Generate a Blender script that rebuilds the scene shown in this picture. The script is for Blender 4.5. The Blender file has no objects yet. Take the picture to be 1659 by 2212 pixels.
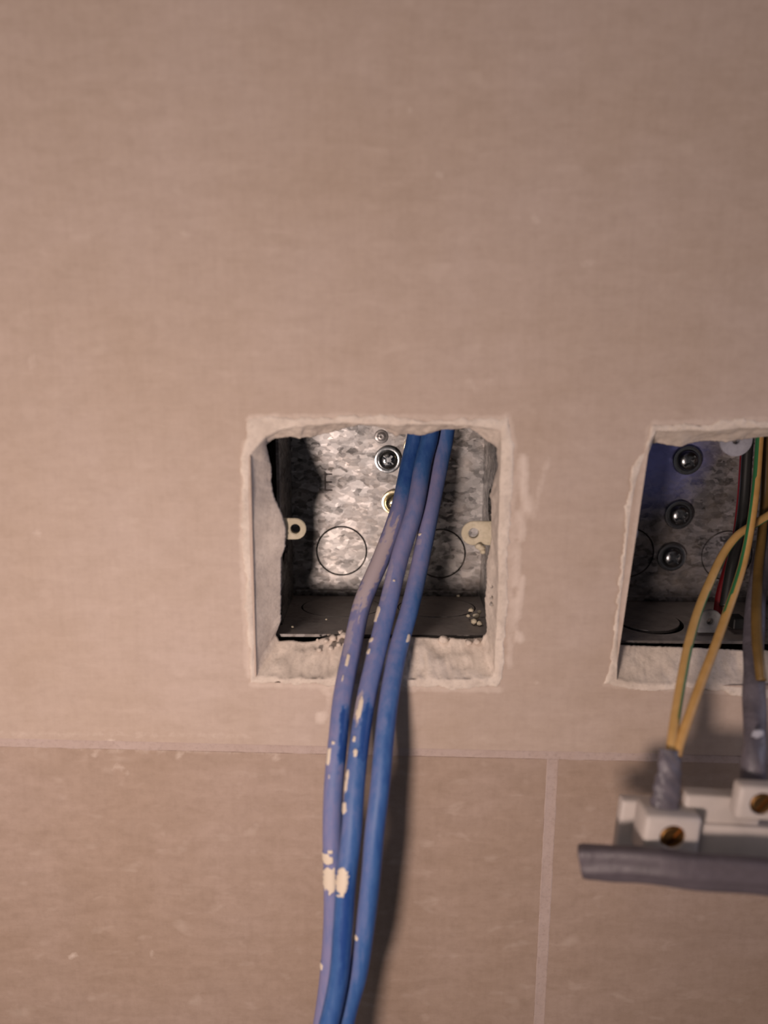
import bpy, bmesh, math, random
from mathutils import Vector, Matrix, noise as mnoise
random.seed(7)
scene = bpy.context.scene
COL = scene.collection

# ------------------------------------------------------------------ camera
F_PX, DIST, PITCH, ROLL = 1700.0, 0.25, math.radians(11.3), math.radians(0.35)
CAM = Vector((0, -DIST*math.cos(PITCH), DIST*math.sin(PITCH)))
cd = bpy.data.cameras.new('camera'); cam = bpy.data.objects.new('camera', cd); COL.objects.link(cam)
cam.location = CAM
cam.rotation_mode = 'QUATERNION'
FW = Vector((0, math.cos(PITCH), -math.sin(PITCH))); RT = Vector((1, 0, 0)); UP = Vector((0, math.sin(PITCH), math.cos(PITCH)))
RT2 = RT*math.cos(ROLL) + UP*math.sin(ROLL); UP2 = UP*math.cos(ROLL) - RT*math.sin(ROLL)
cam.rotation_quaternion = Matrix(((RT2.x, UP2.x, -FW.x), (RT2.y, UP2.y, -FW.y), (RT2.z, UP2.z, -FW.z))).to_quaternion()
cd.sensor_width = 36; cd.sensor_fit = 'AUTO'; cd.lens = F_PX/2212*36
cd.clip_start = 0.01; cd.clip_end = 20
cd.dof.use_dof = True; cd.dof.focus_distance = 0.286; cd.dof.aperture_fstop = 4.5
scene.camera = cam

# ------------------------------------------------------------------ world, lamps, exposure
w = bpy.data.worlds.new('world'); scene.world = w; w.use_nodes = True
w.node_tree.nodes['Background'].inputs[0].default_value = (0.86, 0.83, 0.92, 1)
w.node_tree.nodes['Background'].inputs[1].default_value = 0.085
def area(name, loc, target, size, power, color):
    l = bpy.data.lights.new(name, 'AREA'); l.shape = 'DISK'; l.size = size; l.energy = power; l.color = color
    o = bpy.data.objects.new(name, l); COL.objects.link(o); o.location = loc
    o.rotation_euler = (Vector(target)-Vector(loc)).to_track_quat('-Z', 'Y').to_euler()
    return o
area('work_lamp', (-0.110, -0.33, -0.080), (-0.09, 0, -0.03), 0.060, 1.27, (1.0, 0.80, 0.71))
area('overhead_fill', (-0.50, -0.80, 1.05), (0, 0, 0.0), 0.50, 3.3, (1.0, 0.84, 0.76))  # added soft fill from above, no known lamp there
area('side_lamp', (0.62, -0.17, 0.10), (0.0, 0, 0.0), 0.12, 0.65, (0.76, 0.77, 1.0))
scene.view_settings.view_transform = 'Standard'; scene.view_settings.look = 'None'
scene.view_settings.exposure = 0.0; scene.view_settings.gamma = 1; scene.view_settings.use_curve_mapping = False

# ------------------------------------------------------------------ helpers
def P(px, py, y=0.0):
    """a point of the place seen at photo position (px, py), standing at depth y (wall face y=0, + into the wall)"""
    d = FW + RT2*((px-829.5)/F_PX) + UP2*(-(py-1106)/F_PX)
    return CAM + d*((y-CAM.y)/d.y)

def N3(v, s): return mnoise.noise(Vector((v[0]*s, v[1]*s, v[2]*s)))
def lerp(a, b, t): return a + (b-a)*t
def sstep(a, b, x):
    t = max(0.0, min(1.0, (x-a)/(b-a))); return t*t*(3-2*t)

def link(name, bm, m, parent=None, smooth=False):
    me = bpy.data.meshes.new(name); bm.to_mesh(me); bm.free()
    if smooth:
        for p in me.polygons: p.use_smooth = True
    o = bpy.data.objects.new(name, me); COL.objects.link(o)
    if m: me.materials.append(m)
    if parent: o.parent = parent
    return o
def empty(name, loc=(0, 0, 0)):
    o = bpy.data.objects.new(name, None); COL.objects.link(o); o.location = loc; o.empty_display_size = .01; return o
def tag(o, label=None, cat=None, group=None, kind=None):
    if label: o['label'] = label
    if cat: o['category'] = cat
    if group: o['group'] = group
    if kind: o['kind'] = kind
    return o
def local(parent_obj, child):   # keep a child built in world space in place under an Empty that is not at the origin
    child.parent = parent_obj; child.matrix_parent_inverse = Matrix.Translation(-Vector(parent_obj.location))
    return child

# ------------------------------------------------------------------ materials
class NT:
    def __init__(s, name):
        s.m = bpy.data.materials.new(name); s.m.use_nodes = True; s.t = s.m.node_tree
        s.b = s.t.nodes['Principled BSDF']; s.tc = s.t.nodes.new('ShaderNodeTexCoord')
    def n(s, t, **k):
        x = s.t.nodes.new(t)
        for a, b in k.items(): setattr(x, a, b)
        return x
    def l(s, a, b): s.t.links.new(a, b)
    def noise(s, scale, detail=4, rough=.55, stretch=(1, 1, 1), dist=0.0):
        mp = s.n('ShaderNodeMapping'); mp.inputs['Scale'].default_value = stretch
        s.l(s.tc.outputs['Object'], mp.inputs[0])
        x = s.n('ShaderNodeTexNoise'); x.inputs['Scale'].default_value = scale; x.inputs['Detail'].default_value = detail
        x.inputs['Roughness'].default_value = rough; x.inputs['Distortion'].default_value = dist
        s.l(mp.outputs[0], x.inputs[0]); return x.outputs[0]
    def ramp(s, v, stops):
        r = s.n('ShaderNodeValToRGB'); e = r.color_ramp.elements
        while len(e) < len(stops): e.new(.5)
        for q, (p, c) in zip(e, stops): q.position = p; q.color = (c if len(c) == 4 else (*c, 1)) if not isinstance(c, (int, float)) else (c, c, c, 1)
        s.l(v, r.inputs[0]); return r.outputs[0]
    def mix(s, f, a, b, mode='MIX'):
        x = s.n('ShaderNodeMix', data_type='RGBA', blend_type=mode)
        for k, v in ((0, f), (6, a), (7, b)):
            if isinstance(v, (int, float)): x.inputs[k].default_value = v
            elif isinstance(v, tuple): x.inputs[k].default_value = (*v, 1)
            else: s.l(v, x.inputs[k])
        return x.outputs[2]
    def math(s, op, a, b=None, clamp=False):
        x = s.n('ShaderNodeMath', operation=op, use_clamp=clamp)
        for k, v in ((0, a), (1, b)):
            if v is None: continue
            if isinstance(v, (int, float)): x.inputs[k].default_value = v
            else: s.l(v, x.inputs[k])
        return x.outputs[0]
    def attr(s, name):
        x = s.n('ShaderNodeAttribute'); x.attribute_name = name; return x.outputs['Fac']
    def bump(s, h, dist, strength=1.0):
        x = s.n('ShaderNodeBump'); x.inputs['Strength'].default_value = strength; x.inputs['Distance'].default_value = dist
        s.l(h, x.inputs['Height']); s.l(x.outputs[0], s.b.inputs['Normal']); return x
    def set(s, **k):
        for a, v in k.items():
            i = s.b.inputs[{'color': 'Base Color', 'rough': 'Roughness', 'metal': 'Metallic', 'spec': 'Specular IOR Level'}.get(a, a)]
            if isinstance(v, (int, float)): i.default_value = v
            elif isinstance(v, tuple): i.default_value = (*v, 1)
            else: s.l(v, i)
        return s.m

DUSTC = (0.60, 0.50, 0.43)
def tile_mat(name, base, speck):
    k = NT(name)
    big = k.noise(14, 5, .6); mid = k.noise(1, 4, .6, (70, 70, 170), .5)
    hx = k.noise(1, 4, .65, (110, 110, 620), .4); vx = k.noise(1, 3, .6, (500, 140, 45), .3); fine = k.noise(330, 4, .7)
    c = k.mix(k.ramp(big, [(.35, 0), (.65, 1)]), tuple(v*f for v, f in zip(base, (.95, .935, .90))), tuple(v*f for v, f in zip(base, (1.03, 1.04, 1.06))))
    c = k.mix(k.ramp(mid, [(.32, 0), (.68, 1)]), k.mix(1.0, c, (1-.10*speck, 1-.11*speck, 1-.13*speck), 'MULTIPLY'), c)
    c = k.mix(k.ramp(hx, [(.3, .45), (.7, 0)]), c, k.mix(1.0, c, (.90, .89, .88), 'MULTIPLY'))
    c = k.mix(k.ramp(vx, [(.3, .40), (.65, 0)]), c, k.mix(1.0, c, (.91, .90, .89), 'MULTIPLY'))
    c = k.mix(k.ramp(fine, [(.35, .5*speck), (.55, 0)]), c, k.mix(1.0, c, (.88, .87, .86), 'MULTIPLY'))
    light = k.noise(1, 2, .5, (95, 95, 170), .3)
    c = k.mix(k.ramp(light, [(.60, 0), (.88, .28*speck)]), c, DUSTC)
    d = k.math('ADD', k.attr('dust'), k.math('MULTIPLY', k.math('SUBTRACT', k.noise(260, 5, .7, dist=.6), .5), .9))
    d = k.ramp(d, [(.28, 0), (1.15, .95)])
    c = k.mix(d, c, DUSTC)
    k.bump(k.math('ADD', k.math('MULTIPLY', d, .8), k.math('ADD', k.math('MULTIPLY', fine, .25), k.math('MULTIPLY', hx, .2))), .00018, .8)
    return k.set(color=c, rough=.62, spec=.3)
M_TILE = tile_mat('tile_upper', (0.455, 0.357, 0.298), .8)
M_TILE2 = tile_mat('tile_lower', (0.372, 0.277, 0.221), 1.25)

def plaster_mat(name, c0, c1, bump=.0005):
    k = NT(name); a = k.noise(120, 6, .65); b = k.noise(700, 5, .7)
    c = k.mix(k.ramp(a, [(.35, 0), (.65, 1)]), c0, c1)
    c = k.mix(k.ramp(b, [(.30, .5), (.5, 0)]), c, tuple(v*.72 for v in c0))
    k.bump(k.math('ADD', a, k.math('MULTIPLY', b, .35)), bump, .8)
    return k.set(color=c, rough=.85, spec=.2)
M_PLAST = plaster_mat('plaster', (0.52, 0.44, 0.375), (0.66, 0.57, 0.49))
M_GROUT = plaster_mat('grout_pale', (0.385, 0.297, 0.258), (0.425, 0.335, 0.298), .0002)
M_CORE = plaster_mat('wall_core', (0.30, 0.27, 0.24), (0.38, 0.34, 0.30))

def zinc(name, tint=(1, 1, 1), dirt=.5, rough=(.38, .50), painted_reflection=None):
    k = NT(name)
    mp = k.n('ShaderNodeMapping'); mp.inputs['Scale'].default_value = (.8, 1, 1.3); k.l(k.tc.outputs['Object'], mp.inputs[0])
    wob = k.n('ShaderNodeTexNoise'); wob.inputs['Scale'].default_value = 350; k.l(mp.outputs[0], wob.inputs[0])
    add = k.n('ShaderNodeVectorMath', operation='MULTIPLY_ADD'); k.l(wob.outputs[1], add.inputs[0]); add.inputs[1].default_value = (.003,)*3; k.l(mp.outputs[0], add.inputs[2])
    v = k.n('ShaderNodeTexVoronoi'); v.inputs['Scale'].default_value = 640; k.l(add.outputs[0], v.inputs[0])
    v2 = k.n('ShaderNodeTexVoronoi'); v2.inputs['Scale'].default_value = 250; k.l(add.outputs[0], v2.inputs[0])
    sp = k.n('ShaderNodeSeparateColor'); k.l(v.outputs['Color'], sp.inputs[0])
    sp2 = k.n('ShaderNodeSeparateColor'); k.l(v2.outputs['Color'], sp2.inputs[0])
    m = k.math('ADD', k.math('MULTIPLY', sp.outputs[0], .55), k.math('MULTIPLY', sp2.outputs[1], .45))
    c = k.mix(k.ramp(m, [(.12, 0), (.9, 1)]), tuple(.06*t for t in tint), tuple(.41*t for t in tint))
    dn = k.ramp(k.noise(60, 5, .7), [(.45, 0), (.75, dirt)])
    c = k.mix(dn, c, (.36, .31, .27))
    # settled plaster dust on upward faces; front edge painted dark as if shaded
    g0 = k.n('ShaderNodeNewGeometry'); sn = k.n('ShaderNodeSeparateXYZ'); k.l(g0.outputs['True Normal'], sn.inputs[0]); so_ = k.n('ShaderNodeSeparateXYZ'); k.l(k.tc.outputs['Object'], so_.inputs[0])
    rim = k.math('LESS_THAN', sn.outputs['Y'], -.7); rim = k.math('MULTIPLY', rim, k.math('LESS_THAN', so_.outputs['Y'], .0240))
    top = k.math('MAXIMUM', k.math('GREATER_THAN', sn.outputs['Z'], .7), rim)
    top = k.math('MULTIPLY', top, k.ramp(k.noise(140, 5, .65), [(.2, .45), (.6, .9)]))
    c = k.mix(top, c, k.mix(rim, (.34, .295, .27), (.10, .085, .075)))
    if painted_reflection:  # blue reflection of the cables painted into the steel colour
        gd = k.n('ShaderNodeVectorMath', operation='DISTANCE'); k.l(k.tc.outputs['Object'], gd.inputs[0]); gd.inputs[1].default_value = tuple(REFLECTION_AT)
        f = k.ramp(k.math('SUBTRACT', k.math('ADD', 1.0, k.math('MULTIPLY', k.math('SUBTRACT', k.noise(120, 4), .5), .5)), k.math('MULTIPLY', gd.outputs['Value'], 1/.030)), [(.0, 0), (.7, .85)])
        c = k.mix(f, c, painted_reflection)
    # each spangle is a crystal with its own slight tilt
    nrm = k.n('ShaderNodeVectorMath', operation='MULTIPLY_ADD')
    sb = k.n('ShaderNodeVectorMath', operation='SUBTRACT'); k.l(v.outputs['Color'], sb.inputs[0]); sb.inputs[1].default_value = (.5,)*3
    g = k.n('ShaderNodeNewGeometry')
    k.l(sb.outputs[0], nrm.inputs[0]); nrm.inputs[1].default_value = (.14,)*3; k.l(g.outputs['Normal'], nrm.inputs[2])
    nn = k.n('ShaderNodeVectorMath', operation='NORMALIZE'); k.l(nrm.outputs[0], nn.inputs[0]); k.l(nn.outputs[0], k.b.inputs['Normal'])
    r = k.n('ShaderNodeMapRange'); k.l(sp.outputs[1], r.inputs[0]); r.inputs[3].default_value = rough[0]; r.inputs[4].default_value = rough[1]
    return k.set(color=c, metal=k.math('MULTIPLY', k.math('SUBTRACT', 1.0, top), .72), rough=r.outputs[0])
REFLECTION_AT = P(1395, 965, .0572)
M_ZINC = zinc('galvanised_steel', (1, .97, .95))
M_ZINC2 = zinc('galvanised_steel_dull', (.72, .70, .74), (.6), (.36, .48), painted_reflection=(.34, .37, .85))
M_KNOCK = zinc('galvanised_disc', (1.04, 1.0, .96), .3)
def metal(name, c, rough, bump=True):
    k = NT(name); n = k.noise(500, 3)
    if bump: k.bump(n, .00008, .6)
    return k.set(color=k.mix(k.ramp(n, [(.3, 0), (.7, 1)]), tuple(v*.8 for v in c), c), metal=1.0, rough=rough)
M_SCREW = metal('zinc_screw', (.38, .40, .41), .22)
M_SCREW_D = metal('dull_screw', (.28, .29, .30), .27)
M_SCREW_Y = metal('yellow_passivated', (.85, .76, .52), .24)
M_BRASS = metal('brass_screw', (.30, .16, .06), .42)
M_LUG = plaster_mat('dusty_lug', (.42, .37, .27), (.56, .50, .39), .0002)
M_LUG2 = plaster_mat('zinc_lug', (.26, .26, .30), (.36, .36, .41), .0001)
M_LUG3 = plaster_mat('dull_lug', (.13, .13, .135), (.20, .20, .20), .0001)
M_DARK = NT('stamp_shadow').set(color=(.12, .10, .095), rough=.6, metal=.3)
def cable_mat():
    k = NT('blue_jacket')
    st = k.noise(1, 5, .65, (500, 500, 90)); sp = k.noise(260, 5, .7)
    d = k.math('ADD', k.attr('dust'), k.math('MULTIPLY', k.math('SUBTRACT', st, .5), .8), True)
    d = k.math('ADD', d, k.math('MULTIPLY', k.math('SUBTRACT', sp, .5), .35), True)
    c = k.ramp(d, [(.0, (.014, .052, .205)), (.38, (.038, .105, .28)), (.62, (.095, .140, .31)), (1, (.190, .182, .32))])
    pd = k.ramp(k.math('ADD', k.attr('plaster'), k.math('MULTIPLY', k.math('SUBTRACT', sp, .5), .5), True), [(.35, 0), (.9, .85)])
    c = k.mix(pd, c, (.40, .33, .33))
    f = k.ramp(k.math('ADD', k.attr('fleck'), k.math('MULTIPLY', k.math('SUBTRACT', k.noise(900, 3), .5), .5)), [(.45, 0), (.6, 1)])
    c = k.mix(f, c, (.62, .53, .42))
    k.bump(k.math('ADD', sp, k.math('MULTIPLY', f, 1.0)), .0001, .5)
    r = k.math('ADD', k.math('MULTIPLY', d, .25), .42)
    return k.set(color=c, rough=r, spec=.35)
M_CABLE = cable_mat()
def plastic(name, c, rough=.45, var=.2, bump=0.0):
    k = NT(name); n = k.noise(160, 5, .65)
    if bump: k.bump(k.noise(260, 5, .7, (1, 1, .45)), bump, .9)
    return k.set(color=k.mix(k.ramp(n, [(.3, 0), (.7, 1)]), tuple(v*(1-var) for v in c), tuple(min(1, v*(1+var)) for v in c)), rough=rough, spec=.4)
M_RED = plastic('red_insulation', (.16, .006, .010))
M_BLACK = plastic('black_insulation', (.012, .012, .012))
M_BROWN = plastic('ochre_insulation', (.13, .075, .02))
M_GREY = plastic('grey_sheath', (.095, .084, .10), .42, .3, .0006)
M_GREYH = plastic('grey_sheath_smooth', (.082, .068, .078), .5, .2, .0004)
M_WHITE = plastic('white_nylon', (.44, .39, .36), .5, .06)
def yg_mat():
    k = NT('yellow_green_insulation')
    n = k.noise(300, 4)
    y = k.mix(k.ramp(n, [(.3, 0), (.7, 1)]), (.42, .235, .070), (.49, .285, .10))
    c = k.mix(k.ramp(k.attr('green'), [(.45, 0), (.6, 1)]), y, (.03, .15, .055))
    c = k.mix(k.attr('chalk'), c, (.45, .40, .20))
    return k.set(color=c, rough=.45, spec=.4)
M_YG = yg_mat()

# ------------------------------------------------------------------ the wall: tiles, grout, core
HOLES = [dict(x0=-.0420, x1=.0388, z0=-.0580, z1=.0280, lean=0.0), dict(x0=.0800, x1=.1550, z0=-.0575, z1=.0272, lean=.0032)]
# plaster smears on the tile: capsules (photo points on the wall face, width mm, strength)
SM = [((1130, 990), (1132, 1060), 9, 1.0), ((1132, 1060), (1140, 1100), 12, .85), ((1185, 990), (1165, 1060), 4, .5), ((1165, 1060), (1150, 1120), 6, .5),
      ((1125, 1110), (1126, 1160), 10, .8), ((1118, 1180), (1115, 1260), 7, .75), ((1128, 1250), (1118, 1330), 6, .85), ((1112, 1300), (1108, 1360), 10, .7),
      ((1118, 1372), (1124, 1380), 12, .85), ((1098, 1422), (1100, 1425), 5, .8), ((540, 905), (600, 900), 6, .8), ((600, 902), (760, 900), 7, .6), ((760, 900), (1090, 905), 6, .6),
      ((1095, 900), (1108, 960), 9, .7), ((1108, 960), (1100, 1440), 6, .6), ((530, 960), (525, 1200), 7, .75), ((525, 1200), (538, 1460), 6, .7),
      ((545, 1480), (1080, 1490), 6, .65), ((700, 1490), (712, 1500), 8, .7), ((690, 1545), (700, 1547), 7, .9), ((690, 1557), (696, 1557), 6, .8),
      ((70, 770), (72, 790), 12, .42), ((235, 1605), (240, 1605), 4, .9), ((380, 1627), (385, 1630), 4, .8), ((590, 1632), (600, 1636), 5, .8), ((200, 1632), (205, 1634), 4, .6),
      ((155, 2065), (160, 2066), 5, .8), ((330, 2060), (335, 2065), 5, .55), ((1010, 825), (1025, 840), 10, .4), ((1050, 822), (1070, 835), 8, .4), ((945, 375), (950, 378), 6, .5),
      ((1260, 570), (1280, 568), 7, .45), ((1150, 470), (1160, 475), 6, .45), ((400, 505), (412, 508), 8, .4), ((1450, 430), (1455, 436), 7, .42), ((1160, 1475), (1162, 1476), 5, .5),
      ((1405, 925), (1330, 1470), 6, .6), ((1412, 915), (1659, 908), 7, .6), ((1310, 1478), (1640, 1497), 8, .6), ((75, 1150), (85, 1153), 6, .5), ((885, 240), (890, 236), 5, .4),
      ((700, 1545), (720, 1480), 5, .45), ((0, 1585), (560, 1590), 5, .38), ((0, 1620), (600, 1628), 5, .40), ((250, 1655), (280, 1670), 6, .5)]
SMW = [(P(*a), P(*b), wd/6.8/1000*.5, s) for a, b, wd, s in SM]
def dust(x, z):
    best = 0.0
    for a, b, r, s in SMW:
        dx, dz = b.x-a.x, b.z-a.z; L = dx*dx+dz*dz
        t = 0 if L < 1e-12 else max(0, min(1, ((x-a.x)*dx+(z-a.z)*dz)/L))
        d = math.hypot(x-a.x-t*dx, z-a.z-t*dz)
        if d < r+.004:
            v = s*(1-sstep(r*.5, r+.0022, d))
            if v > best: best = v
    return best
def joint_top(x): a, b = P(0, 1595), P(1659, 1634); return lerp(a.z, b.z, (x-a.x)/(b.x-a.x))
def joint_bot(x): a, b = P(0, 1613), P(1659, 1651); return lerp(a.z, b.z, (x-a.x)/(b.x-a.x))
def lines(a, b, step, must=()):
    pts = sorted([a, b, *must]); out = []
    for p, q in zip(pts, pts[1:]):
        n = max(1, round((q-p)/step)); out += [lerp(p, q, i/n) for i in range(n)]
    return out+[pts[-1]]
wall = None
def tile(xs, ss, zfun, mat, holes=(), left=None, right=None):
    """grid tile: xs along, ss = list of z (or 0..1 fractions through zfun)"""
    bm = bmesh.new(); lay = bm.verts.layers.float.new('dust'); g = {}
    for i, x in enumerate(xs):
        for j, s in enumerate(ss):
            z = zfun(x, s); xx = x
            for h in holes:
                if h['lean']:
                    f = max(0, 1-abs(x-h['x0'])/.03); zz = max(h['z0'], min(h['z1'], z))
                    xx += f*h['lean']*2*((zz-h['z0'])/(h['z1']-h['z0'])-.5)
            rel = .00012*N3((xx, 0, z), 30)
            v = bm.verts.new((xx, rel, z)); v[lay] = dust(xx, z); g[i, j] = v
    for i in range(len(xs)-1):
        for j in range(len(ss)-1):
            cx, cz = (xs[i]+xs[i+1])/2, zfun((xs[i]+xs[i+1])/2, (ss[j]+ss[j+1])/2)
            if any(h['x0'] < cx < h['x1'] and h['z0'] < cz < h['z1'] for h in holes): continue
            bm.faces.new((g[i, j], g[i+1, j], g[i+1, j+1], g[i, j+1]))
    for v in [v for v in bm.verts if not v.link_faces]: bm.verts.remove(v)
    be = [e for e in bm.edges if len(e.link_faces) == 1]
    # small arris, then the return of the edge
    for yy in (.0006, .0085):
        r = bmesh.ops.extrude_edge_only(bm, edges=be)
        nv = [v for v in r['geom'] if isinstance(v, bmesh.types.BMVert)]; be = [e for e in r['geom'] if isinstance(e, bmesh.types.BMEdge)]
        for v in nv: v.co.y = yy
    bmesh.ops.recalc_face_normals(bm, faces=bm.faces)
    o = link('tile', bm, mat, wall, smooth=False)
    return o
XL, XR, ZT, ZB = -.360, .400, .390, -.430
# core of the wall behind the tiles, with two pockets for the boxes
def fill_plate(bm, to3, outer, holes, d0, d1):
    """flat plate with holes: outer and holes are 2-D loops; to3(u, v, d) -> world"""
    t = bmesh.new(); es = []
    for lp in [outer]+holes:
        vs = [t.verts.new((p[0], p[1], 0)) for p in lp]
        es += [t.edges.new((vs[i], vs[(i+1) % len(vs)])) for i in range(len(vs))]
    bmesh.ops.triangle_fill(t, use_beauty=True, use_dissolve=False, edges=es)
    t.verts.index_update(); t.verts.ensure_lookup_table()
    A = [bm.verts.new(to3(v.co.x, v.co.y, d0)) for v in t.verts]; B = [bm.verts.new(to3(v.co.x, v.co.y, d1)) for v in t.verts]
    fs = []
    for f in t.faces:
        ix = [v.index for v in f.verts]; fs.append(bm.faces.new([A[i] for i in ix])); fs.append(bm.faces.new([B[i] for i in reversed(ix)]))
    for e in t.edges:
        if len(e.link_faces) == 1:
            i, j = e.verts[0].index, e.verts[1].index; fs.append(bm.faces.new((A[i], A[j], B[j], B[i])))
    t.free(); bmesh.ops.recalc_face_normals(bm, faces=fs)
def rect(x0, x1, z0, z1): return [(x0, z0), (x1, z0), (x1, z1), (x0, z1)]
def circ(cx, cz, r, n=48, e=1.0): return [(cx+r*math.cos(2*math.pi*i/n), cz+e*r*math.sin(2*math.pi*i/n)) for i in range(n)]
bm = bmesh.new()
fill_plate(bm, lambda u, v, d: (u, d, v), rect(XL, XR, ZB, ZT), [rect(-.046, .043, -.062, .040), rect(.070, .158, -.062, .040)], .0088, .0625)
fill_plate(bm, lambda u, v, d: (u, d, v), rect(XL, XR, ZB, ZT), [], .0626, .075)
wall = link('wall_back', bm, M_CORE); tag(wall, 'beige tiled wall with two box openings', kind='structure')
H0, H1 = HOLES
def zmap(x, s):           # s below -.062 is spread between the joint and that level
    return s if s >= -.062 else lerp(joint_top(x), -.062, (s+.082)/.020)
zs = sorted(set(lines(-.082, -.062, .00125)+lines(-.062, .165, .00125, (H1['z0'], H0['z0'], H1['z1'], H0['z1']))+lines(.165, ZT, .006)))
for h in HOLES: h['z0'] = min(H0['z0'], H1['z0']); h['z1'] = max(H0['z1'], H1['z1'])
tile(lines(XL, -.150, .006)[:-1]+lines(-.150, .185, .00125, (H0['x0'], H0['x1'], H1['x0'], H1['x1']))[:-1]+lines(.185, XR, .006), zs, zmap, M_TILE, HOLES)
va, vb = P(1184, 1640), P(1150, 2212); wa, wb = P(1205, 1646), P(1178, 2212)
vx0, vx1 = (va.x+vb.x)/2, (wa.x+wb.x)/2
low = lambda x, s: lerp(ZB, joint_bot(x), s)
tile(lines(XL, -.150, .006)[:-1]+lines(-.150, vx0, .0022), lines(0, 1, .0022/.34), low, M_TILE2)
tile(lines(vx1, .185, .0022)[:-1]+lines(.185, XR, .006), lines(0, 1, .0022/.34), low, M_TILE2)
def grout(pts_a, pts_b, n, m, name='grout'):
    bm = bmesh.new(); g = {}
    for i in range(n+1):
        for j in range(m+1):
            a = pts_a[0].lerp(pts_a[1], i/n); b = pts_b[0].lerp(pts_b[1], i/n); p = a.lerp(b, j/m)
            t = abs(j/m*2-1)
            y = -.00012 + .0009*(1-t**4)*.35 + .00022*N3(p, 160) + .0001*N3(p, 600) + (.0008 if j in (0, m) else 0)
            g[i, j] = bm.verts.new((p.x, y, p.z))
    for i in range(n):
        for j in range(m): bm.faces.new((g[i, j], g[i+1, j], g[i+1, j+1], g[i, j+1]))
    bmesh.ops.recalc_face_normals(bm, faces=bm.faces)
    return link(name, bm, M_GROUT, wall, True)
e = .0005
grout((Vector((XL, 0, joint_bot(XL)-e)), Vector((XR, 0, joint_bot(XR)-e))), (Vector((XL, 0, joint_top(XL)+e)), Vector((XR, 0, joint_top(XR)+e))), 700, 10)
grout((Vector((vx0-e, 0, ZB)), Vector((vx0-e, 0, joint_bot(vx0)))), (Vector((vx1+e, 0, ZB)), Vector((vx1+e, 0, joint_bot(vx1)))), 320, 10)

# ------------------------------------------------------------------ plaster around the openings
def resample(pts, n):
    L = [0]
    for a, b in zip(pts, pts[1:]): L.append(L[-1]+(b-a).length)
    out = []; k = 0
    for i in range(n):
        s = L[-1]*i/n
        while L[k+1] < s: k += 1
        out.append(pts[k].lerp(pts[k+1], (s-L[k])/(L[k+1]-L[k])))
    return out
def sides(pix, y, n):
    out = []
    for k in range(4):
        seg = pix[k]+[pix[(k+1) % 4][0]]; out += resample([P(a, b, y) for a, b in seg], n)
    return out
def plaster_surround(outer, crease, inner, rough, name, nn=150):
    n = nn; O = sides(outer, 0, n); Cc = sides(crease, 0, n); I = sides(inner, .010, n)
    cen = sum(I, Vector())/len(I); bm = bmesh.new(); rings = []
    N = 4*n
    def rg(k): # roughness of the side, blended at the corners
        s = k/n; a = int(s) % 4; t = s-int(s)
        r = rough[a]
        if t > .9: r = lerp(r, rough[(a+1) % 4], (t-.9)*5)
        if t < .1: r = lerp(rough[a-1], r, .5+t*5)
        return r
    T = [('o', t) for t in (0, .08, .2, .35, .5, .65, .8, .92)]+[('c', t) for t in (0, .06, .14, .24, .36, .48, .6, .7, .8, .88, .95, 1)]+[('b', .0004, .0104), ('b', .0012, .0108), ('b', .0085, .0110)]
    for q in T:
        ring = []
        for k in range(N):
            r = rg(k)
            if q[0] == 'o':
                t = q[1]; p = O[k].lerp(Cc[k], t)
                jag = .0009*N3(O[k], 330)+.0005*N3(O[k], 1100)
                dirn = (O[k]-cen); dirn.y = 0; dirn.normalize()
                p = p + dirn*jag*(1-t)
                lump = .00035+.0003*N3(p, 240)+.0002*N3(p, 700)
                p.y = .00035 if t == 0 else -max(-.0002, lump*math.sin(math.pi*min(1, .12+t*.85)))
            elif q[0] == 'c':
                t = q[1]; p = Cc[k].lerp(I[k], t)
                p.y = .010*(t**.85) - .0001*(1-t)
                nrm = (cen-p); nrm.y = -.3*nrm.length; nrm.normalize()
                a = r*(.0011*N3(p, 120)+.0007*N3(p, 330)+.0004*N3(p, 900))
                p = p+nrm*a*math.sin(math.pi*min(1, t*.85+.1))*1.2
                if t > .6: 
                    d2 = (I[k]-cen); d2.y = 0; d2.normalize(); p = p+d2*(.0003*N3(I[k], 900)+.0002*N3(I[k], 2000))*(t-.6)/.4
            else:
                d = (I[k]-cen); d.y = 0; d.normalize(); p = I[k]+d*q[1]; p.y = q[2]
            ring.append(bm.verts.new(p))
        rings.append(ring)
    for a, b in zip(rings, rings[1:]):
        for k in range(N): bm.faces.new((a[k], a[(k+1) % N], b[(k+1) % N], b[k]))
    bmesh.ops.recalc_face_normals(bm, faces=bm.faces)
    return link(name, bm, M_PLAST, wall, True)
outerL = [[(534, 906), (575, 897), (640, 904), (700, 902), (760, 896), (850, 897), (920, 908), (985, 906), (1003, 899), (1020, 906), (1060, 900), (1078, 907)],
          [(1099, 898), (1102, 930), (1112, 965), (1108, 1000), (1113, 1040), (1107, 1080), (1104, 1150), (1098, 1190), (1097, 1260), (1100, 1300), (1092, 1350), (1090, 1420), (1086, 1465)],
          [(1074, 1484), (1020, 1486), (983, 1493), (950, 1483), (900, 1485), (840, 1480), (740, 1487), (690, 1478), (640, 1480), (600, 1474), (560, 1476)],
          [(543, 1474), (540, 1440), (536, 1380), (529, 1310), (531, 1250), (524, 1200), (521, 1100), (524, 1050), (520, 1000), (527, 960), (532, 945), (530, 925)]]
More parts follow.
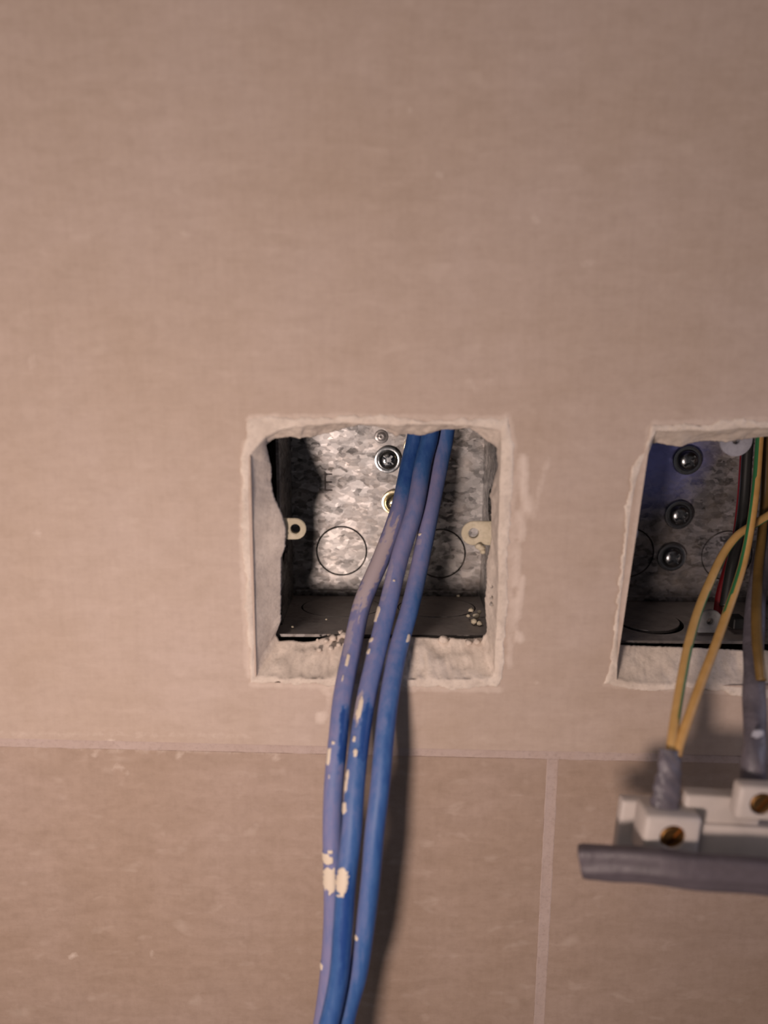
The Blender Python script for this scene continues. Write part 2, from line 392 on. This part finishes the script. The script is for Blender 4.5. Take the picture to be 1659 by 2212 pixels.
creaseL = [[(574, 943), (600, 930), (640, 922), (760, 914), (850, 918), (950, 918), (1040, 922)], [(1083, 930), (1082, 1000), (1078, 1100), (1076, 1300), (1070, 1400), (1068, 1450)],
           [(1064, 1464), (900, 1466), (740, 1466), (600, 1464)], [(549, 1464), (548, 1380), (540, 1200), (536, 1080), (537, 985), (552, 966)]]
innerL = [[(574, 962), (593, 947), (612, 945), (630, 943), (640, 945), (647, 948), (656, 944), (669, 945), (688, 940), (708, 936), (740, 926), (771, 918), (804, 920), (830, 926), (846, 936), (856, 944), (866, 938), (878, 938), (909, 941), (930, 936), (952, 928), (975, 927), (998, 926), (1013, 925), (1030, 935)],
          [(1047, 950), (1062, 958), (1073, 967), (1073, 985), (1077, 1005), (1068, 1030), (1063, 1053), (1057, 1070), (1061, 1090), (1061, 1170), (1054, 1200), (1051, 1217), (1051, 1260), (1047, 1296), (1049, 1330), (1052, 1364)],
          [(1042, 1378), (1013, 1380), (990, 1379), (974, 1377), (945, 1378), (916, 1376), (890, 1376), (840, 1378), (790, 1379), (760, 1372), (745, 1370), (717, 1374), (695, 1379), (680, 1384), (652, 1386), (630, 1383)],
          [(604, 1384), (596, 1370), (602, 1355), (607, 1339), (607, 1287), (608, 1222), (608, 1205), (617, 1180), (618, 1140), (608, 1108), (600, 1090), (593, 1075), (589, 1060), (586, 1043), (587, 1020), (586, 1010), (582, 995), (580, 984)]]
s1 = plaster_surround(outerL, creaseL, innerL, (1.0, .5, 1.5, .18), 'plaster_edge')
tag(s1, 'rough pale plaster lining of the left opening')
outerR = [[(1410, 918), (1440, 917), (1467, 914), (1500, 920), (1530, 919), (1560, 908), (1590, 904), (1640, 908), (1750, 912), (1850, 914)],
          [(1900, 915), (1880, 1200), (1870, 1450)], [(1865, 1510), (1700, 1512), (1620, 1508), (1590, 1506), (1560, 1494), (1530, 1494), (1500, 1486), (1415, 1494), (1360, 1488)],
          [(1303, 1478), (1316, 1440), (1322, 1400), (1328, 1340), (1336, 1270), (1342, 1210), (1350, 1150), (1350, 1095), (1362, 1040), (1368, 1000), (1392, 975), (1402, 940)]]
creaseR = [[(1418, 930), (1530, 930), (1600, 924), (1850, 925)], [(1885, 930), (1870, 1200), (1860, 1440)], [(1850, 1492), (1650, 1490), (1500, 1476), (1400, 1480)],
           [(1333, 1468), (1334, 1380), (1340, 1300), (1352, 1200), (1362, 1100), (1374, 1040), (1393, 980)]]
innerR = [[(1408, 958), (1423, 957), (1446, 962), (1472, 966), (1490, 957), (1510, 954), (1530, 952), (1568, 955), (1590, 951), (1619, 947), (1659, 943), (1840, 945)],
          [(1850, 960), (1840, 1200), (1830, 1390)], [(1820, 1408), (1600, 1404), (1520, 1400), (1480, 1398), (1400, 1395)],
          [(1337, 1393), (1339, 1355), (1343, 1320), (1348, 1286), (1357, 1241), (1360, 1202), (1365, 1175), (1368, 1147), (1376, 1091), (1386, 1031), (1397, 987)]]
s2 = plaster_surround(outerR, creaseR, innerR, (.6, .4, .7, .4), 'plaster_edge')
tag(s2, 'smoother plaster lining of the right opening')

def blob(c, r, name, mat, parent, seed=0, flat=1.0, sub=2):
    bm = bmesh.new(); bmesh.ops.create_icosphere(bm, subdivisions=sub, radius=1)
    for v in bm.verts:
        d = 1+.45*mnoise.noise(v.co*1.3+Vector((seed*7.1, 3, 1)))+.15*mnoise.noise(v.co*3.5+Vector((seed*3.1, 0, 5)))
        v.co = Vector((v.co.x*r, v.co.y*r*flat, v.co.z*r*.8))*d
        v.co += Vector(c)
    return link(name, bm, mat, parent, True)
# loose crumbs of plaster along the lower lip and in the corner of the left box
for i, (px, py, y, r) in enumerate([(720, 1378, .009, .0016), (737, 1366, .012, .0013), (705, 1384, .008, .0010), (712, 1372, .012, .0009), (744, 1372, .009, .0017), (686, 1382, .009, .0006), (957, 1381, .0095, .0021),
                                    (1012, 1388, .008, .0014), (1030, 1386, .008, .0016), (733, 1392, .006, .0012), (758, 1395, .007, .0014), (690, 1404, .006, .0010), (715, 1400, .005, .0013),
                                    (1018, 1318, .030, .0012), (1028, 1330, .026, .0015), (1024, 1342, .022, .0015), (1036, 1346, .021, .0013), (1012, 1330, .027, .0009), (1035, 1322, .029, .0010), (705, 1338, .024, .0005), (632, 1354, .018, .0006),
                                    (990, 1287, .050, .0008)]):
    blob(P(px, py, y), r*.85, 'plaster_crumb', M_LUG if y > .015 else M_PLAST, wall, i)
# little holes and chips in the right plaster lip: dark blobs standing in for their shade
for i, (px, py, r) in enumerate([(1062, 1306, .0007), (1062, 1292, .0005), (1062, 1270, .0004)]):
    blob(P(px, py, .0044), r, 'hole_shade', M_CORE, wall, i)

# ------------------------------------------------------------------ screws
def lathe(bm, prof, seg, c, ax='y'):
    rings = []
    for (r, d) in prof:
        if r < 1e-7: rings.append([bm.verts.new((c[0], c[1]-d, c[2]))]); continue
        rings.append([bm.verts.new((c[0]+r*math.cos(2*math.pi*k/seg), c[1]-d, c[2]+r*math.sin(2*math.pi*k/seg))) for k in range(seg)])
    for a, b in zip(rings, rings[1:]):
        for k in range(seg):
            if len(b) == 1: bm.faces.new((a[k], a[(k+1) % seg], b[0]))
            elif len(a) == 1: bm.faces.new((a[0], b[k], b[(k+1) % seg]))
            else: bm.faces.new((a[k], a[(k+1) % seg], b[(k+1) % seg], b[k]))
def carve(obj, cutters):
    """cut the drive recess out of a screw head"""
    for c in cutters:
        md = obj.modifiers.new('cut', 'BOOLEAN'); md.operation = 'DIFFERENCE'; md.solver = 'EXACT'; md.object = c
    dg = bpy.context.evaluated_depsgraph_get(); me = bpy.data.meshes.new_from_object(obj.evaluated_get(dg))
    obj.modifiers.clear(); old = obj.data; obj.data = me; bpy.data.meshes.remove(old)
    for c in cutters: d = c.data; bpy.data.objects.remove(c); bpy.data.meshes.remove(d)
def box_bm(bm, c, s, bev=0, rot=None):
    r = bmesh.ops.create_cube(bm, size=1); vs = r['verts']
    for v in vs: v.co = Vector((v.co.x*s[0], v.co.y*s[1], v.co.z*s[2]))
    if bev:
        es = list({e for v in vs for e in v.link_edges})
        rr = bmesh.ops.bevel(bm, geom=es, offset=bev, segments=2, profile=.5, affect='EDGES'); vs = list({v for f in rr['faces'] for v in f.verts} | {v for v in vs if v.is_valid})
    for v in vs:
        if rot: v.co = rot @ v.co
        v.co += Vector(c)
    return vs
def screw_mesh(name, r, mat, flange=True):
    bm = bmesh.new()
    if flange: prof = [(0, -.0006), (r, -.0006), (r*1.0, .0004), (r*.96, .0009), (r*.84, .0010), (r*.74, .0009), (r*.70, .0013), (r*.66, .0022), (r*.52, .0030), (r*.30, .0034), (0, .0035)]
    else: prof = [(0, -.0006), (r, -.0006), (r, .0004), (r*.97, .0010), (r*.85, .0019), (r*.62, .0028), (r*.35, .0033), (0, .0035)]
    lathe(bm, prof, 40, (0, 0, 0)); bmesh.ops.recalc_face_normals(bm, faces=bm.faces)
    o = link(name, bm, mat, None, True)
    cs = []
    for a in (.5, .5+math.pi/2):
        b = bmesh.new(); box_bm(b, (0, -.0034, 0), (r*.95, .0028, r*.17), 0, Matrix.Rotation(a, 3, 'Y')); cs.append(link('cutter', b, None))
    b = bmesh.new(); box_bm(b, (0, -.0034, 0), (r*.36, .0034, r*.36), 0, Matrix.Rotation(.5, 3, 'Y')); cs.append(link('cutter', b, None))
    carve(o, cs)
    for p in o.data.polygons: p.use_smooth = p.area < 3e-7 or True
    try: o.data.set_sharp_from_angle(angle=math.radians(38))
    except Exception: pass
    me = o.data; bpy.data.objects.remove(o); return me
SCREW_F = screw_mesh('screw_head', .0052, M_SCREW, True)
SCREW_D = screw_mesh('screw_dome', .0057, M_SCREW_D, True)
SCREW_Y = screw_mesh('screw_yellow', .0050, M_SCREW_Y, True)
def put(name, me, loc, rot, parent, label=None):
    o = bpy.data.objects.new(name, me); COL.objects.link(o); o.location = Vector(loc)-Vector(parent.location); o.rotation_euler = rot; o.parent = parent
    if label: o['label'] = label
    return o

# ------------------------------------------------------------------ the steel back boxes
YF, YB, ZFLOOR, ZCEIL, TH = .0118, .0572, -.0455, .0275, .0010
def back_box(name, xl, xr, mat, label, knocks_back, knocks_floor, painted_reflection=False, ZFLOOR=ZFLOOR):
    base = Vector(((xl+xr)/2, YB, ZFLOOR)); root = empty(name, base)
    bm = bmesh.new()
    A = lambda u, v, d: (u, d, v)
    fill_plate(bm, A, rect(xl, xr, ZFLOOR, ZCEIL), [circ(c[0], c[1], c[2]+.00045) for c in knocks_back], YB, YB+TH)
    Bf = lambda u, v, d: (u, v, d)
    fill_plate(bm, Bf, rect(xl-TH, xr+TH, YF+.0005, YB+TH), [circ(c[0], c[1]-c[4]*.5, c[2]+.00045, 48, c[5]+c[4]*.5/c[2]) for c in knocks_floor], ZFLOOR, ZFLOOR-TH)
    fill_plate(bm, Bf, rect(xl-TH, xr+TH, YF+.006, YB+TH), [circ((xl+xr)/2+.0165, .038, .0150)], ZCEIL, ZCEIL+TH)
    Cs = lambda x: (lambda u, v, d: (x+d, u, v))
    fill_plate(bm, Cs(xl), rect(.0215, YB, ZFLOOR, ZCEIL), [circ(.034, -.018, .0085)], 0, -TH)
    fill_plate(bm, Cs(xr), rect(YF, YB, ZFLOOR, ZCEIL), [circ(.034, -.004, .0060)], 0, TH)
    # folded weld strip along the back lower corner
    box_bm(bm, ((xl+xr)/2, YB-.0004, ZFLOOR+.0012), (xr-xl-.002, .0008, .0024), .0003)
    body = link('body', bm, mat, None); local(root, body)
    for (cx, cz, r) in knocks_back:
        b = bmesh.new(); lathe(b, [(0, -.0009), (r, -.0009), (r, -.0001), (r-.0002, .0001), (0, .0001)], 48, (cx, YB, cz)); bmesh.ops.recalc_face_normals(b, faces=b.faces)
        local(root, link('knockout', b, M_KNOCK if not painted_reflection else mat))
    for (cx, cy, r, tilt, gap, ell) in knocks_floor:
        b = bmesh.new(); lathe(b, [(0, -.0009), (r, -.0009), (r, -.0001), (r-.0002, .0001), (0, .0001)], 48, (0, 0, 0)); bmesh.ops.recalc_face_normals(b, faces=b.faces)
        for v in b.verts:
            v.co = Vector((v.co.x, v.co.z*ell, -v.co.y)); v.co = Matrix.Rotation(tilt, 3, 'X') @ v.co; v.co += Vector((cx, cy, ZFLOOR))
        local(root, link('knockout', b, mat))
    tag(root, label, 'electrical box')
    return root, body
def lug(root, tipx, wallx, zc, y, half, holer, mat, label=None, name='fixing_lug', vertical=False):
    """ear folded in from the box side with a tapped hole near its round end"""
    s = 1 if wallx > tipx else -1; bm = bmesh.new()
    cx = tipx+s*half; loop = []
    n = 20
    for k in range(n+1):
        a = math.pi/2+math.pi*k/n; loop.append((cx+s*half*math.cos(a), half*math.sin(a)))
    loop = [(wallx, half)]+loop+[(wallx, -half)]
    hole = circ(cx, 0, holer, 24)
    if vertical: to3 = lambda u, v, d: (zc+v, y+d, u)
    else: to3 = lambda u, v, d: (u, y+d, zc+v)
    fill_plate(bm, to3, loop, [hole], 0, .0012)
    bmesh.ops.bevel(bm, geom=[e for e in bm.edges if len(e.link_faces) == 2 and e.calc_face_angle(0) > 1], offset=.00022, segments=2, affect='EDGES')
    # tapped collar standing behind the hole
    for (r0, r1, y0, y1) in ((holer+.0009, holer, y+.0012, y+.0026),):
        rr = []
        for (r, yy) in ((r0, y0), (r0, y1), (r1, y1), (r1, y0)):
            rr.append([bm.verts.new(to3(cx+r*math.cos(2*math.pi*k/24), r*math.sin(2*math.pi*k/24), yy-y)) for k in range(24)])
        for a, b in zip(rr, rr[1:]):
            for k in range(24): bm.faces.new((a[k], a[(k+1) % 24], b[(k+1) % 24], b[k]))
    bmesh.ops.recalc_face_normals(bm, faces=bm.faces)
    o = link(name, bm, mat); local(root, o)
    if label: o['label'] = label
    return o
xl, xr = P(632, 1150, YB).x, P(1040, 1150, YB).x
k1, k2 = P(738, 1190, YB), P(951, 1196, YB)
f1, f2 = P(735, 1311, .032), P(950, 1314, .032)
LB, LBb = back_box('back_box', xl, xr, M_ZINC, 'galvanised steel box sunk in the left opening, blue cables leaving it',
              [(k1.x, k1.z, .0097), (k2.x, k2.z, .0097)], [(f1.x, .0425, .0150, .012, 0, .78), (f2.x-.0005, .0425, .0145, 0, 0, .8)])
o = lug(LB, P(661, 1145, .0125).x, xl, P(661, 1143, .0125).z, .0125, .0036, .0017, M_LUG, 'dusty left fixing lug'); 
o = lug(LB, P(997, 1151, .0125).x, xr, P(997, 1152, .0125).z, .0125, .0041, .0018, M_LUG, 'dusty right fixing lug')
for i, (px, py, r) in enumerate([(1040, 1184, .0013), (1043, 1192, .0010), (1034, 1180, .0012)]):
    local(LB, blob(P(px, py, .0115), r, 'plaster_crumb', M_LUG, None, 40+i))
put('screw', SCREW_F, P(838, 993, YB-.001), (0, .2, 0), LB, 'bright zinc screw')
put('screw', SCREW_Y, P(852, 1085, YB-.001), (0, .9, 0), LB, 'yellowish screw partly behind the left cable')
put('screw', SCREW_Y, P(900, 966, YB-.001), (0, 1.4, 0), LB, 'yellowish screw hidden behind the cables')
# round dimple at the top and the stamped letter
b = bmesh.new(); lathe(b, [(.0027, 0), (.0024, .0002), (.0019, .00015), (.0015, .0004), (.0008, .0007), (.0003, .0006), (0, .0001)], 32, P(824, 943, YB)); bmesh.ops.recalc_face_normals(b, faces=b.faces)
local(LB, link('dimple', b, M_ZINC, None, True))
cu = bpy.data.curves.new('stamp', 'FONT'); cu.body = 'E'; cu.size = .0105; cu.offset = -.00018; cu.extrude = .00008
to = bpy.data.objects.new('stamp', cu); COL.objects.link(to)
dg = bpy.context.evaluated_depsgraph_get(); me = bpy.data.meshes.new_from_object(to.evaluated_get(dg)); bpy.data.objects.remove(to)
me.materials.append(M_DARK); so = bpy.data.objects.new('stamped_letter', me); COL.objects.link(so)
pE = P(697, 1061, YB); so.parent = LB; so.location = Vector((pE.x, YB-.00006, pE.z))-LB.location; so.rotation_euler = (math.pi/2, 0, 0); so.scale = (.8, 1, 1)

OFF = .1135
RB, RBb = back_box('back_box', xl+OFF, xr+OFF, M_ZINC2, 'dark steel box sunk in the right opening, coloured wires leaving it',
              [(k1.x+OFF, k1.z, .0097), (k2.x+OFF, k2.z, .0097)], [(P(1402, 1330, .032).x, .0345, .0118, .03, .0036, 1), (P(1402, 1330, .032).x+.034, .0345, .0118, 0, 0, 1)], painted_reflection=True, ZFLOOR=-.0471)
lug(RB, P(1379, 1152, .0125).x, xl+OFF, P(1379, 1152, .0125).z, .0125, .0036, .0017, M_LUG2)
pt = P(1588, 986, .016); lug(RB, pt.z, ZCEIL, pt.x, .016, .0054, .0013, M_LUG2, 'pale grey top fixing lug', vertical=True)
pb = P(1537, 1318, .016); lug(RB, pb.z, ZFLOOR, pb.x, .016, .0042, .0012, M_LUG3, 'grey lower fixing lug', vertical=True)
b = bmesh.new(); box_bm(b, P(1590, 1343, .020), (.0046, .006, .0042), .0006); local(RB, link('dark_opening', b, M_BLACK));  # black block standing in for the shade of an opening
for (px, py, a) in ((1484, 994, .3), (1466, 1112, .5), (1450, 1203, .4)):
    put('screw', SCREW_D, P(px, py, YB-.001), (0, a, 0), RB)

# ------------------------------------------------------------------ cables and wires
def catmull(pts, n):
    out = []
    P_ = [pts[0]*2-pts[1]]+pts+[pts[-1]*2-pts[-2]]
    for i in range(1, len(P_)-2):
        p0, p1, p2, p3 = P_[i-1:i+3]
        for k in range(n):
            t = k/n; out.append(.5*((2*p1)+(p2-p0)*t+(2*p0-5*p1+4*p2-p3)*t*t+(3*p1-p0-3*p2+p3)*t**3))
    out.append(pts[-1]); return out
def tube(name, path, rad, mat, parent=None, seg=24, sub=14, attrs=None, shape=None, caps=True):
    """path: (px, py, depth[, radius m]) photo positions with real depth; attrs(v) returns dict of point attributes"""
    ctrl = [Vector((*P(p[0], p[1], p[2]), )) for p in path]
    rows = catmull([Vector((p[1], p[3] if len(p) > 3 else rad, 0)) for p in path], sub)
    C = catmull(ctrl, sub); bm = bmesh.new(); rings = []
    lays = {q: bm.verts.layers.float.new(q) for q in (attrs(1000, 0, ctrl[0]) if attrs else {}) if q != '_off'}
    for i, c in enumerate(C):
        t = (C[min(i+1, len(C)-1)]-C[max(i-1, 0)]).normalized()
        f = Vector((0, -1, 0)); f = (f-t*f.dot(t)).normalized()      # towards the room
        s = f.cross(t).normalized()
        if (i == 0 and s.x < -.3) or (i and s.dot(ps) < 0): s = -s
        ps = s
        r = rows[i].y; ring = []
        for k in range(seg):
            a = 2*math.pi*k/seg; ca, sa = math.cos(a), math.sin(a)
            kx, kf = (1, 1) if not shape else shape(i/(len(C)-1), a)
            d = s*ca*kx+f*sa*kf; off = 0; vals = {}
            if attrs: vals = attrs(rows[i].x, ca if sa > -.3 else 9, c); off = vals.pop('_off', 0)
            v = bm.verts.new(c+d*r+(s*ca+f*sa)*off)
            ring.append((v, vals))
        rings.append(ring)
    for ring in rings:
        for v, vals in ring:
            for q, val in vals.items(): v[lays[q]] = val
    for a, b in zip(rings, rings[1:]):
        for k in range(seg): bm.faces.new((a[k][0], a[(k+1) % seg][0], b[(k+1) % seg][0], b[k][0]))
    if caps: bm.faces.new([v for v, _ in rings[0]]); bm.faces.new([v for v, _ in rings[-1]])
    bmesh.ops.recalc_face_normals(bm, faces=bm.faces)
    return link(name, bm, mat, parent, True)

def patch(row, side, lst):
    b = 0
    for (r0, r1, s0, s1, st) in lst:
        rc, rh, sc, sh = (r0+r1)/2, (r1-r0)/2, (s0+s1)/2, (s1-s0)/2
        d = (abs((row-rc)/rh)**2.6+abs((side-sc)/sh)**2.6)**(1/2.6)
        wob = .4*mnoise.noise(Vector((row*.05, side*2.5, st*9)))+.3*mnoise.noise(Vector((row*.13, side*6, st*9)))
        b = max(b, st*(1-sstep(.75, 1.2, d+wob)))
    return b
def interp(tab, x):
    if x <= tab[0][0]: return tab[0][1]
    for (a, u), (b, v) in zip(tab, tab[1:]):
        if x <= b: return lerp(u, v, (x-a)/(b-a))
    return tab[-1][1]
def cable_attrs(dtab, side_k, clean, plast, fleck):
    def f(row, side, c):
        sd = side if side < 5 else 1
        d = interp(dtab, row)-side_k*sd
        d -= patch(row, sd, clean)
        p = patch(row, side, plast); k = patch(row, side, fleck)
        return {'dust': max(0, min(1, d)), 'plaster': p, 'fleck': k, '_off': .00028*sstep(.3, .7, k)}
    return f
RAD = .0031
rowsX = [880, 950, 1000, 1100, 1200, 1300, 1400, 1500, 1600, 1700, 1800, 1900, 2000, 2100, 2180, 2260, 2340, 2600, 3000]
depth = [.041, .0390, .0360, .0285, .0200, .0105, .0005, -.0090, -.0165, -.0220, -.0255, -.0275, -.0290, -.0305, -.0320, -.034, -.037, -.042, -.040]
A = [908, 896, 884, 862, 826, 784, 761, 741, 730, 721, 718, 720, 719, 712, 702, 688, 668, 610, 560]
B = [938, 927, 914, 896, 865, 840, 816, 793, 777, 766, 759, 748, 741, 733, 718, 697, 678, 640, 600]
Cx = [970, 961, 951, 931, 911, 889, 861, 842, 830, 821, 809, 801, 789, 774, 752, 735, 720, 690, 660]
atA = cable_attrs([(900, .05), (1040, .15), (1090, .75), (1140, 1), (1400, .85), (1520, .8), (1600, .75), (1900, .8), (2100, .9), (2300, .9)], .12,
                  [(1524, 1650, .05, .95, .85)], [(1130, 1340, -1.1, .5, .95), (1340, 1420, -1.1, -.2, .6)],
                  [(1600, 1608, -.6, -.3, 1), (1614, 1648, -.95, -.5, 1), (1666, 1680, -.6, -.35, .7), (1824, 1834, -.45, .12, 1), (1834, 1857, -1.1, .05, 1), (1863, 1920, -1.0, .25, 1),
                   (1420, 1448, -.45, -.1, 1), (1465, 1480, -.5, -.2, .75), (2075, 2090, -1.0, -.7, .9)])
atB = cable_attrs([(900, .12), (1000, .25), (1060, .75), (1200, .88), (1350, .7), (1500, .75), (1620, .45), (1780, .5), (1850, .45), (1950, .22), (2212, .3)], .14,
                  [(1522, 1640, -.15, .95, .8), (1845, 2100, -.2, .5, .2)], [(1215, 1300, -1, -.4, .5), (1500, 1570, -1.05, -.3, .8)],
                  [(1515, 1562, -.75, -.3, .85), (1590, 1606, -.8, -.4, .7), (1618, 1637, -.55, -.1, 1), (1662, 1712, -.95, -.65, .9), (1730, 1757, -1.0, -.62, 1), (1868, 1925, -.98, .12, 1),
                   (1316, 1352, -1.1, -.75, .95), (1258, 1262, -.2, .1, .7), (1383, 1394, -1.1, -.7, .8), (1404, 1422, -1.0, -.7, .7)])
atC = cable_attrs([(900, .3), (980, .55), (1040, .85), (1230, .8), (1300, .55), (1400, .6), (1500, .5), (1600, .38), (1800, .40), (2000, .45), (2212, .35)], .28,
                  [], [(1170, 1185, -1, -.3, .6)], [(1370, 1388, .4, .8, 1), (1158, 1165, -.9, -.65, 1), (2012, 2026, -.95, -.6, .8)])
def cable(name, xs, dd, attrs, label):
    path = [(x, y, d+interp(dd, y)) for x, y, d in zip(xs, rowsX, depth)]
    o = tube(name, path, RAD, M_CABLE, None, 36, 36, attrs)
    return tag(o, label, 'cable')
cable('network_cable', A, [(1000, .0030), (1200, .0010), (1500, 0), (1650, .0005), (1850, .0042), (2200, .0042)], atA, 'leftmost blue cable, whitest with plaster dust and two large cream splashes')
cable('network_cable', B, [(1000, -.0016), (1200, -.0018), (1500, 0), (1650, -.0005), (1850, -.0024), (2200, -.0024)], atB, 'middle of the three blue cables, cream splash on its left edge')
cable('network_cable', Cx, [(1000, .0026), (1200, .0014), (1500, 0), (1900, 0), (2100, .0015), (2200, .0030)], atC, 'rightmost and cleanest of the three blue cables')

def grn(f0, f1, chalk=0.0):
    def f(row, side, c):
        s = side if side < 5 else -9
        g = 1 if interp(f0, row) < s < interp(f1, row) else 0
        return {'green': g, 'chalk': chalk}
    return f
EC = empty('earth_cable', P(1440, 1765, -0.0410))
local(EC, tube('wire', [(1644, 900, 0.0340), (1640, 960, 0.0320), (1633, 1050, 0.0270), (1621, 1140, 0.0210), (1607, 1210, 0.0148), (1589, 1270, 0.0073), (1568, 1330, -0.0008), (1543, 1400, -0.0112), (1516, 1470, -0.0207), (1491, 1540, -0.0291), (1470, 1600, -0.0347), (1461, 1632, -0.0372)], .00140, M_YG, None, 20, 14, grn([(0, -2)], [(900, -.55), (1150, -.62), (1320, -.85), (1380, -1.5)])))
local(EC, tube('wire', [(1700, 1085, 0.0300), (1662, 1112, 0.0290), (1625, 1135, 0.0265), (1592, 1158, 0.0235), (1562, 1198, 0.0190), (1534, 1256, 0.0108), (1508, 1320, 0.0015), (1488, 1390, -0.0089), (1474, 1460, -0.0183), (1462, 1530, -0.0268), (1453, 1590, -0.0334), (1447, 1640, -0.0375)], .00145, M_YG, None, 20, 14, grn([(1120, .55), (1280, .3), (1400, .0), (1500, -.25), (1555, -.1), (1585, 1.5)], [(0, 2)], .1)))
tube_sh = tube('sheath', [(1448, 1620, -0.0367, .0031), (1446, 1660, -0.0390, .0033), (1441, 1700, -0.0395, .0038), (1437, 1740, -0.0400, .0042), (1436, 1790, -0.0405, .0043)], .0033, M_GREY, None, 28, 14,
     None, lambda t, a: (1+.05*math.sin(a*5+t*22)+.04*math.sin(a*3-t*40), .55+.06*math.sin(a*4+t*30)))
local(EC, tube_sh); tube_sh['label'] = 'crinkled grey sheath around both wires'
tag(EC, 'pair of yellow and green wires entering a crinkled grey sheath', 'wire')
tag(tube('wire', [(1611, 900, .046), (1607, 980, .044), (1600, 1080, .041), (1590, 1160, .037), (1573, 1220, .032), (1556, 1280, .026), (1549, 1330, .0235)], .00145, M_RED, None, 16, 12), 'dark red wire behind the black wire in the right box', 'wire')
tag(tube('wire', [(1620, 900, .0425), (1614, 980, .0405), (1607, 1080, .0375), (1598, 1150, .033), (1583, 1210, .0275), (1574, 1260, .024), (1566, 1310, .0215)], .00190, M_BLACK, None, 16, 12), 'black wire in the right box between red and yellow wires', 'wire')
tag(tube('wire', [(1656, 900, 0.0405), (1655, 1000, 0.0380), (1652, 1080, 0.0370), (1645, 1160, 0.0305), (1638, 1230, 0.0195), (1634, 1310, 0.0019), (1635, 1380, -0.0091), (1640, 1430, -0.0158), (1645, 1470, -0.0192)], .0016, M_BROWN, None, 16, 12), 'ochre brown wire running down the front of the upright grey cable', 'wire')
gc = tube('grey_cable', [(1668, 1090, 0.0440, .0030), (1657, 1150, 0.0370, .0032), (1644, 1220, 0.0255, .0034), (1633, 1300, 0.0120, .0035), (1628, 1380, -0.0006, .0035), (1629, 1460, -0.0143, .0036), (1630, 1530, -0.0228, .0036), (1631, 1590, -0.0299, .0035), (1629, 1640, -0.0347, .0036), (1627, 1700, -0.0370, .0037), (1627, 1712, -0.0373, .0037)], .0035, M_GREY, None, 28, 16,
     None, lambda t, a: (1+.04*math.sin(a*4+t*30), .8+.05*math.sin(a*3+t*50)))
tag(gc, 'upright grey crinkled cable hanging from the right box', 'cable')
fl = blob(P(1637, 1585, -0.0335), .0018, 'plaster_fleck', M_LUG2, None, 77, .4); fl.parent = gc

# horizontal grey cable in front of the terminal strip
def flat(t, a):
    ca, sa = math.cos(a), math.sin(a)
    sq = 1/max(abs(ca)**4+abs(sa)**4, 1e-6)**.25
    crease = .16*math.exp(-((a-math.pi/2-.25+.5*t)/.22)**2)
    edge = .93+.07*sstep(0, .03, t)+.05*math.sin(t*23+2*math.cos(a))
    return (sq*edge, (.50*sq+crease)*edge)
hc = tube('grey_cable', [(1254, 1863, -0.0455), (1300, 1862, -0.0470), (1360, 1867, -0.0490), (1450, 1876, -0.0515), (1540, 1884, -0.0525), (1640, 1894, -0.0530), (1740, 1905, -0.0525), (1830, 1918, -0.0510), (2050, 1960, -0.0440), (2350, 2060, -0.0300)], .0050, M_GREYH, None, 40, 14, None, flat)
tag(hc, 'thick grey cable end lying crosswise below the white terminal strip', 'cable')

# ------------------------------------------------------------------ terminal strip
TB = empty('terminal_strip', P(1450, 1840, -.0305)); R = Matrix.Rotation(math.radians(3.2), 3, 'Y')
def block(name, x0, y0, x1, y1, d_front, d_back, bev, mat=M_WHITE, label=None, holes=()):
    """rounded nylon block whose front face spans photo (x0,y0)-(x1,y1) at depth d_front"""
    a, b_ = P(x0, y0, d_front), P(x1, y1, d_front); c = (a+b_)/2; c.y = (d_front+d_back)/2
    bm = bmesh.new(); box_bm(bm, c, (abs(b_.x-a.x), d_back-d_front, abs(a.z-b_.z)), bev, R)
    bmesh.ops.recalc_face_normals(bm, faces=bm.faces)
    o = link(name, bm, mat, None, False)
    if holes:
        cs = []
        for (hx, hy, r, dep) in holes:
            q = P(hx, hy, d_front); bb = bmesh.new(); lathe(bb, [(0, -dep), (r, -dep), (r, .003), (0, .003)], 36, (q.x, d_front, q.z)); bmesh.ops.recalc_face_normals(bb, faces=bb.faces); cs.append(link('cutter', bb, None))
        carve(o, cs)
    o.data.set_sharp_from_angle(angle=math.radians(50)) if hasattr(o.data, 'set_sharp_from_angle') else None
    local(TB, o)
    if label: o['label'] = label
    return o
block('base', 1340, 1744, 1860, 1868, -.0350, -.0305, .0009)
block('housing', 1394, 1766, 1508, 1868, -.0460, -.0360, .0012, holes=[(1453, 1809, .0037, .0022)])
block('housing', 1481, 1722, 1640, 1800, -.0405, -.0352, .0008)
block('housing', 1598, 1703, 1722, 1776, -.0460, -.0407, .0012, holes=[(1646, 1737, .0034, .0020)])
block('housing', 1512, 1790, 1860, 1860, -.0418, -.0352, .0008)
def brass(px, py, y, r):
    c = P(px, py, y); bm = bmesh.new(); lathe(bm, [(0, -.003), (r, -.003), (r, 0), (r*.88, .0004), (0, .0004)], 32, (c.x, y, c.z)); bmesh.ops.recalc_face_normals(bm, faces=bm.faces)
    o = link('screw', bm, M_BRASS); bb = bmesh.new(); box_bm(bb, (c.x, y-.0002, c.z), (r*2.4, .0018, .0009), 0, None)
    for v in bb.verts: v.co = Matrix.Rotation(-.9, 3, 'Y') @ (v.co-c) + c
    k = link('cutter', bb, None); carve(o, [k]); local(TB, o)
brass(1453, 1810, -.0447, .0036); brass(1647, 1737, -.0449, .0033)
tag(TB, 'white plastic screw terminal strip hanging in front of the wall at right', 'terminal strip')
